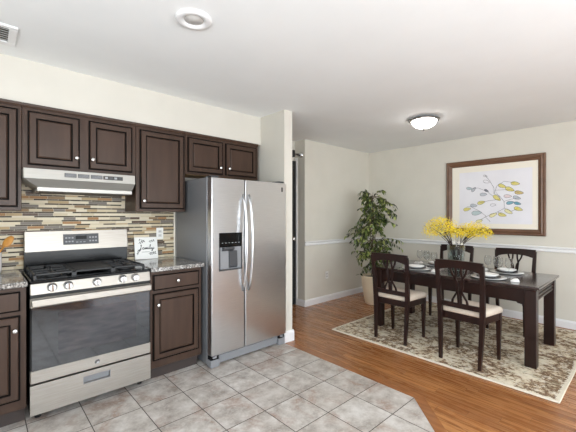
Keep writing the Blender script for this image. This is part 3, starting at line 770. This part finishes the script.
for y, z, c, ln, a in leaves:
    ca, sa = math.cos(math.radians(a)), math.sin(math.radians(a)); n = 14; ring = []
    for k in range(n):
        q = 2*PI*k/n; lx = math.cos(q)*ln/2; lz = math.sin(q)*ln*.23*(1-.35*math.cos(q))
        ring.append((y-(lx*ca-lz*sa), z+lx*sa+lz*ca))
    vs = [g.bm.verts.new((XW-.0142, p[0], p[1])) for p in ring]
    g.bm.faces.new(vs).material_index = keys.index('ink_'+c)
    g.tube([(XW-.0142, p[0], p[1]) for p in ring+ring[:1]], .0018, 4, 0)
branches = [[(1.655, 1.282), (1.57, 1.335), (1.432, 1.397), (1.353, 1.446), (1.358, 1.537), (1.415, 1.619), (1.477, 1.643), (1.477, 1.725), (1.532, 1.831), (1.588, 1.908)], [(1.477, 1.643), (1.441, 1.753), (1.353, 1.807), (1.242, 1.779)], [(1.358, 1.537), (1.275, 1.564), (1.192, 1.58)], [(1.397, 1.568), (1.542, 1.553), (1.655, 1.525)], [(1.353, 1.446), (1.275, 1.405), (1.208, 1.434)], [(1.487, 1.612), (1.56, 1.678), (1.674, 1.736), (1.753, 1.73)], [(1.57, 1.335), (1.655, 1.409), (1.773, 1.474), (1.821, 1.476)], [(1.579, 1.325), (1.523, 1.263)], [(1.406, 1.589), (1.468, 1.693), (1.292, 1.693), (1.192, 1.649)], [(1.432, 1.397), (1.379, 1.362)]]
for br in branches:
    for r_, off in ((.0020, 0),): g.tube([(XW-.0142, y+off, z) for y, z in br], r_, 5, 0)
g.build('leaf_drawing', keys, t)

# ------------------------------------------------------------------ rug, table, chairs
g = G(); g.box(RU[0], RU[1], RU[2], RU[3], .001, .013, .004)
o = g.build('area_rug', 'rug'); tag(o, 'cream and brown distressed rug under the dining table', 'rug')
RZ = .013
t = thing('dining_table', 'dark mahogany rectangular dining table with square legs on the rug', 'table', (3.955, 1.505, RZ))
ax0, ax1, ay0, ay1 = 3.525, 4.43, .665, 2.335
g = G(); g.box(ax0, ax1, ay0, ay1, .706, .730, .006, 0, 2); g.box(ax0+.018, ax1-.018, ay0+.018, ay1-.018, .692, .707, .004); g.build('tabletop', 'dark_wood_top', t)
g = G()
g.box(ax0+.05, ax1-.05, ay0+.05, ay0+.075, .575, .692); g.box(ax0+.05, ax1-.05, ay1-.075, ay1-.05, .575, .692)
g.box(ax0+.05, ax0+.075, ay0+.05, ay1-.05, .575, .692); g.box(ax1-.075, ax1-.05, ay0+.05, ay1-.05, .575, .692)
for y0, y1 in ((ay0+.034, ay0+.052), (ay1-.052, ay1-.034)):
    for z in (.660, .628, .596): g.box(ax0+.10, ax1-.10, y0, y1, z-.009, z+.011, .004)
g.build('apron', 'dark_wood', t)
lw_ = .088
for x in (ax0+.025, ax1-.025-lw_):
    for y in (ay0+.025, ay1-.025-lw_):
        g = G(); g.box(x, x+lw_, y, y+lw_, RZ, .692, .004); g.build('leg', 'dark_wood', t)
for x0, x1 in ((ax0+.045, ax0+.065), (ax1-.065, ax1-.045)):
    for y, s in ((ay0+.025+lw_, 1), (ay1-.025-lw_, -1)):
        g = G(); pts = [(y, .692), (y, .535), (y+s*.018, .538), (y+s*.022, .555), (y+s*.055, .560), (y+s*.075, .585), (y+s*.12, .592), (y+s*.13, .61), (y+s*.13, .692)]
        g.prism(pts, 'x', x0, x1); g.build('corner_bracket', 'dark_wood', t)

def make_chair():
    t = thing('dining_chair', 'x', 'chair', (0, 0, 0), 'dining chairs round the table')
    for s in (-1, 1):
        g = G(); g.sweep([(-.205, s*.172, 0), (-.190, s*.180, .25), (-.183, s*.186, .45), (-.200, s*.194, .70), (-.228, s*.200, .905)], [.026, .034, .040, .038, .034], [.026, .034, .038, .032, .024]); g.build('back_post', 'dark_wood', t)
        g = G(); g.sweep([(.175, s*.186, 0), (.172, s*.187, .25), (.170, s*.187, .44)], [.024, .034, .042], [.024, .034, .042]); g.build('leg', 'dark_wood', t)
    g = G()
    g.prism([(-.165, -.180), (.195, -.205), (.195, .205), (-.165, .180)], 'z', .375, .440, 0, .004); g.build('seat_frame', 'dark_wood', t)
    g = G()
    N = 10
    def sr(u):  # inset towards the top for a padded edge
        return u
    lay = [(.441, 0.0), (.450, -.004), (.470, -.004), (.485, .004), (.494, .018), (.498, .045)]
    rings = []
    for z, ins in lay:
        ring = []
        for (x, y, cx, cy) in ((-.160, -.176, 1, 1), (.200, -.208, -1, 1), (.200, .208, -1, -1), (-.160, .176, 1, -1)):
            r = .022
            c_ = (x+cx*(ins+r), y+cy*(ins+r))
            a0 = math.atan2(-cy, -cx)
            for k in (-1, 0, 1): ring.append(g.bm.verts.new((c_[0]+r*1.2*math.cos(a0+k*PI/4), c_[1]+r*1.2*math.sin(a0+k*PI/4), z)))
        rings.append(ring)
    for a, b_ in zip(rings, rings[1:]):
        n = len(a)
        for k in range(n): f = g.bm.faces.new((a[k], a[(k+1) % n], b_[(k+1) % n], b_[k])); f.smooth = True
    g.bm.faces.new(rings[0][::-1]); g.bm.faces.new(rings[-1]).smooth = True
    g.build('seat_cushion', 'cushion', t)
    # crest rail with an arched lower edge
    g = G(); n = 12; low, top = [], []
    for k in range(n+1):
        q = -1+2*k/n; y = q*.208
        low.append((y, .862-.042*abs(q)**2.4)); top.append((y, .928+.005*(1-q*q)))
    g.prism(low+top[::-1], 'x', -.013, .013, 0, .003)
    for v in g.bm.verts: v.co.x += -.226-(v.co.z-.9)*.14
    g.build('crest_rail', 'dark_wood', t)
    g = G(); g.box(-.197, -.175, -.190, .190, .495, .540, .003); g.build('lower_rail', 'dark_wood', t)
    for s in (-1, 1):
        for prof in ([(.075, .872), (.062, .82), (.020, .74), (.012, .69), (.022, .64), (.062, .57), (.068, .535)], [(.022, .877), (.024, .82), (.036, .76), (.030, .69), (.012, .62), (.010, .535)]):
            g = G(); pts = [(-.192-max(0, z-.5)*.085, s*y, z) for y, z in prof]; g.sweep(pts, .017, .014); g.build('back_slat', 'dark_wood', t)
    return t
ch = make_chair()
spots = [(3.418, 1.900, 0, 'dark dining chair with cream seat in front of the ficus pot'),
         (3.385, 1.172, -4, 'dark dining chair with cream seat, its back in front of the glass vase'),
         (4.600, 1.835, 180, 'dark dining chair across the table, partly hidden behind the glass vase'),
         (4.600, 1.150, 180, 'dark dining chair across the table below the right half of the picture')]
for i, (x, y, a, lab) in enumerate(spots):
    o = ch if i == 0 else copy_tree(ch)
    o.location = (x, y, RZ); o.rotation_euler.z = math.radians(a); o['label'] = lab

# ------------------------------------------------------------------ table settings
TZ = .7305
def lathe_thing(name, prof, m_, seg=28):
    g = G(); g.lathe(prof, (0, 0, 0), seg); return g.build(name, m_)
charger = lathe_thing('charger_plate', [(0, .001), (.10, .001), (.155, .010), (.157, .013), (.10, .006), (0, .006)], 'porcelain')
plate = lathe_thing('dinner_plate', [(0, 0), (.08, 0), (.106, .010), (.108, .013), (.08, .006), (0, .006)], 'dark_plate')
bowl = lathe_thing('salad_plate', [(0, 0), (.05, 0), (.085, .020), (.090, .030), (.084, .029), (.05, .007), (0, .005)], 'porcelain')
g = G()
for j, (w_, h_, z_) in enumerate(((.10, .07, 0), (.09, .062, .008), (.075, .05, .016))): g.box(-w_/2, w_/2, -h_/2, h_/2, z_, z_+.008, .003, 0, 2)
napkin = g.build('folded_napkin', 'napkin')
g = G(); g.sweep([(0, 0, 0)], .01, .01) if False else None
def flat_bar(g, pts, th=.003):
    for (x0, y0, w0), (x1, y1, w1) in zip(pts, pts[1:]): g.prism([(x0-w0, y0), (x0+w0, y0), (x1+w1, y1), (x1-w1, y1)], 'z', .001, .001+th)
g = G(); flat_bar(g, [(0, -.09, .006), (0, -.02, .003), (0, .045, .003), (0, .06, .010)])
for k in (-1, 0, 1): flat_bar(g, [(k*.0075, .06, .0018), (k*.0075, .095, .0014)])
fork = g.build('fork', 'silver')
g = G(); flat_bar(g, [(0, -.10, .007), (0, .0, .005), (0, .01, .008), (.001, .08, .008), (.003, .11, .002)]); knife = g.build('table_knife', 'silver')
def wine_glass():
    t = thing('wine_glass', 'x', 'glass', (0, 0, 0))
    g = G(); g.lathe([(.033, 0), (.033, .002), (.006, .006), (.004, .012)], (0, 0, 0), 20); g.build('foot', 'glass', t)
    g = G(); g.cyl((0, 0, .012), (0, 0, .085), .004, 10); g.build('stem', 'glass', t)
    g = G()
    pr = [(.004, .085), (.022, .095), (.035, .120), (.037, .145), (.030, .190)]
    g.lathe(pr+[(r-.0015, z) for r, z in pr[::-1][:-1]], (0, 0, 0), 20); g.build('bowl', 'glass', t)
    return t
wg = wine_glass()
first = set()
def place(src, loc, rz, lab, cat, grp):
    o = src if src.name not in first else copy_tree(src); first.add(src.name)
    o.location = loc; o.rotation_euler.z = math.radians(rz); tag(o, lab, cat, grp); return o
sets = [(3.715, 1.86, 0, 'before the chair by the ficus'), (3.715, 1.150, 0, 'nearest the rear chair beside the table end'), (4.185, 1.83, 180, 'across the table behind the vase'), (4.185, 1.075, 180, 'below the right half of the picture')]
sets[1] = (3.715, 1.110, 0, 'before the chair hiding the vase')
for x, y, a, where in sets:
    s = 1 if a == 0 else -1
    place(charger, (x, y, TZ), 0, 'white charger plate under the dark plate ' + where, 'plate', 'place settings')
    place(plate, (x, y, TZ+.0065), 0, 'charcoal dinner plate on the white charger ' + where, 'plate', 'place settings')
    place(bowl, (x, y, TZ+.013), 0, 'small white plate topping the stack ' + where, 'plate', 'place settings')
    place(napkin, (x-.01, y-s*.225, TZ), 15*s, 'folded white napkin lying on the table ' + where, 'napkin', 'place settings')
    place(fork, (x, y+s*.185, TZ), -90 if s > 0 else 90, 'silver fork lying beside the plates ' + where, 'fork', 'place settings')
    place(knife, (x-s*.02, y-s*.215, TZ+.0245), -90 if s > 0 else 90, 'silver knife lying across the white napkin ' + where, 'knife', 'place settings')
    place(wg, (x+s*.175, y-s*.13, TZ), 0, 'wine glass on the knife side of the plates ' + where, 'glass', 'wine glasses')
    place(wg, (x+s*.195, y-s*.04, TZ), 0, 'wine glass behind the middle of the plates ' + where, 'glass', 'wine glasses')

# ------------------------------------------------------------------ vase and bouquet
VX, VY = 3.955, 1.510
vt = thing('glass_vase', 'smoky ribbed glass vase of water in the middle of the table', 'vase', (VX, VY, TZ))
g = G(); pr = [(.001, 0), (.082, 0), (.086, .008), (.086, .15), (.090, .285)]
g.lathe(pr+[(.085, .285), (.081, .15), (.081, .012), (.001, .012)], (VX, VY, TZ), 64, 0, 'z', (.02, 16)); g.build('vessel', 'vase_glass', vt)
g = G(); g.lathe([(.001, .014), (.078, .014), (.078, .15), (.001, .15)], (VX, VY, TZ), 32); g.build('water', 'water', vt)
bt = thing('flower_bouquet', 'spreading bouquet of yellow blossom branches standing in the glass vase', 'flowers', (VX, VY, TZ+.02))
rnd = random.Random(11)
cr = Vector((.7375, -.6753, 0)); cf = Vector((.6753, .7375, 0))
gs, gb = G(), G()
def blossom(p, s):
    n = Vector((rnd.gauss(0, 1), rnd.gauss(0, 1), rnd.gauss(0, 1))).normalized(); u, v = gb.frame(n)
    mi = 0 if rnd.random() < .62 else (1 if rnd.random() < .6 else 2)
    for k in range(4):
        a = PI/2*k; d_ = u*math.cos(a)+v*math.sin(a); e_ = n.cross(d_)
        tip = p+d_*s+n*s*.45; m1 = p+d_*s*.55+e_*s*.3+n*s*.12; m2 = p+d_*s*.55-e_*s*.3+n*s*.12
        gb.quad([p, m1, tip, m2], mi)
clumps = [(-.185, .49, .19, .115, 13), (.205, .455, .195, .095, 13), (.0, .42, .07, .06, 2)]
for off, zc, hw, hh, ns in clumps:
    for i in range(ns):
        u_ = rnd.uniform(-1, 1); spread = off+hw*.75*u_; dep = rnd.uniform(-.12, .12)
        e0 = Vector((VX, VY, TZ+zc+hh*rnd.uniform(-.1, .8)*(1-u_*u_)))+cr*spread+cf*dep
        b0 = Vector((VX, VY, TZ+.03))+cr*rnd.uniform(-.04, .04)+cf*rnd.uniform(-.04, .04)
        m0 = Vector((VX, VY, TZ+.285))+cr*max(-.06, min(.06, off*.3))+cf*dep*.25
        mid = (m0+e0)/2+Vector((0, 0, .02))-cr*off*.18
        pts = [m0*(1-q)**2+mid*2*q*(1-q)+e0*q*q for q in [k/5 for k in range(6)]]
        gs.tube([b0]+pts, [.003]*3+[.003, .0025, .002, .0015], 5)
    for k in range(int(1000*hw*hh/.02)):
        while True:
            a_, b_, c_ = rnd.uniform(-1, 1), rnd.uniform(-1, 1), rnd.uniform(-1, 1)
            if a_*a_+b_*b_+c_*c_ < 1: break
        sp_ = 1.12 if rnd.random() < .25 else .95; a_ *= sp_; c_ *= sp_
        # the mass droops at its outer end and thins where the stems come in
        zz = zc+hh*c_-.05*(abs(a_)**2)*(1 if a_*off > 0 else .3)
        blossom(Vector((VX, VY, TZ+zz))+cr*(off+hw*a_)+cf*(.16*b_), rnd.uniform(.007, .012))
gs.build('stems', 'twig', bt)
ob = gb.build('yellow_blossoms', ['petal', 'petal_deep', 'petal_pale'], bt, False); ob['kind'] = 'stuff'
g = G(); gb = g
for k in range(34):
    a = rnd.uniform(0, 2*PI); r = rnd.uniform(.03, .10)
    p = Vector((VX+r*math.cos(a), VY+r*math.sin(a), TZ+.30+rnd.uniform(-.005, .03)))
    n = Vector((rnd.gauss(0, 1), rnd.gauss(0, 1), 1.2)).normalized(); u, v = g.frame(n); s = rnd.uniform(.008, .013)
    for q in range(5):
        aa = 2*PI*q/5; d_ = u*math.cos(aa)+v*math.sin(aa); e_ = n.cross(d_); g.quad([p, p+d_*s*.6+e_*s*.35, p+d_*s+n*s*.3, p+d_*s*.6-e_*s*.35])
ow = g.build('white_blossoms', 'white_petal', bt, False); ow['kind'] = 'stuff'; ow['label'] = 'small white blossoms at the vase rim'

# ------------------------------------------------------------------ ficus
FX, FY = 4.44, 2.91
ft = thing('potted_ficus', 'leafy green ficus tree in a cream pot in the dining corner', 'plant', (FX, FY, 0))
g = G(); g.lathe([(.001, .001), (.115, .001), (.125, .01), (.165, .25), (.182, .40), (.186, .415), (.186, .435), (.172, .437), (.168, .40), (.001, .39)], (FX, FY, 0), 36); pt = g.build('pot', 'pot', ft)
g = G(); g.lathe([(.001, .408), (.10, .406), (.169, .398), (.16, .392), (.001, .391)], (FX, FY, 0), 28); g.build('soil', 'soil', ft)
rf = random.Random(5)
gt, gl = G(), G()
trunk = [Vector((FX, FY, .39)), Vector((FX+.012, FY-.008, .62)), Vector((FX-.006, FY+.01, .90)), Vector((FX+.015, FY, 1.2)), Vector((FX, FY+.01, 1.5)), Vector((FX-.01, FY, 1.70))]
gt.tube(trunk, [.016, .014, .012, .010, .006, .003], 8)
for s in (-1, 1): gt.tube([Vector((FX+.02*s, FY+.02, .39)), Vector((FX+.035*s, FY-.01, .7)), Vector((FX+.06*s, FY+.01, 1.05)), Vector((FX+.14*s, FY+.03*s, 1.40))], [.009, .008, .006, .003], 6)
def trunk_at(z):
    for a, b_ in zip(trunk, trunk[1:]):
        if a.z <= z <= b_.z: return a+(b_-a)*((z-a.z)/(b_.z-a.z))
    return trunk[-1].copy()
def leaf(p, d_, ln):
    d_ = d_.normalized(); up = Vector((rf.gauss(0, .5), rf.gauss(0, .5), 1)); sd = d_.cross(up)
    if sd.length < .1: sd = Vector((1, 0, 0))
    sd.normalize(); n = sd.cross(d_); wd = ln*.24; r = rf.random(); mi = 0 if r < .40 else (1 if r < .80 else 2)
    v0 = gl.bm.verts.new(p); vm = gl.bm.verts.new(p+d_*ln*.5-n*ln*.05); vt_ = gl.bm.verts.new(p+d_*ln-n*ln*.22)
    a1 = gl.bm.verts.new(p+d_*ln*.28+sd*wd*.85+n*wd*.3); a2 = gl.bm.verts.new(p+d_*ln*.62+sd*wd*.8+n*wd*.2-n*ln*.06)
    b1 = gl.bm.verts.new(p+d_*ln*.28-sd*wd*.85+n*wd*.3); b2 = gl.bm.verts.new(p+d_*ln*.62-sd*wd*.8+n*wd*.2-n*ln*.06)
    for f in ((v0, vm, a1), (a1, vm, a2), (a2, vm, vt_), (v0, b1, vm), (b1, b2, vm), (b2, vt_, vm)):
        q = gl.bm.faces.new(f); q.material_index = mi; q.smooth = True
def crown_r(z):
    # widest about the middle, ragged and thinner towards the top
    pts = [(.42, .30), (.60, .40), (.85, .45), (1.05, .44), (1.25, .40), (1.45, .37), (1.62, .28), (1.79, .14)]
    for (a, ra), (b_, rb) in zip(pts, pts[1:]):
        if a <= z <= b_: return ra+(rb-ra)*(z-a)/(b_-a)
    return .05
for i in range(125):
    zb = rf.uniform(.62, 1.66); az = rf.uniform(0, 2*PI)
    base = trunk_at(zb); ze = max(.42, min(1.78, zb+rf.uniform(-.30, .16))); R = crown_r(ze)*rf.uniform(.45, 1.0)
    e = Vector((FX+R*math.cos(az), FY+R*math.sin(az), ze)); mid = (base+e)/2+Vector((0, 0, .10))
    pts = [base*(1-q)**2+mid*2*q*(1-q)+e*q*q for q in [k/6 for k in range(7)]]
    # keep the twigs off the two walls
    for p in pts: p.y = min(p.y, YW-.10); p.x = min(p.x, RX1-.1)
    gt.tube(pts, [.004, .0035, .003, .0026, .0022, .0018, .0012], 5)
    for k in range(15):
        q = .30+.70*k/14; c_ = base*(1-q)**2+mid*2*q*(1-q)+e*q*q; c_.y = min(c_.y, YW-.10)
        tan = (mid-base)*(1-q)+(e-mid)*q
        d_ = tan.normalized()*.5+Vector((rf.gauss(0, .6), rf.gauss(0, .6), rf.gauss(-.45, .4)))
        leaf(c_, d_, rf.uniform(.052, .082))
gt.build('trunk', 'bark', ft)
ol = gl.build('foliage', ['leaf_dark', 'leaf_mid', 'leaf_light'], ft, False)
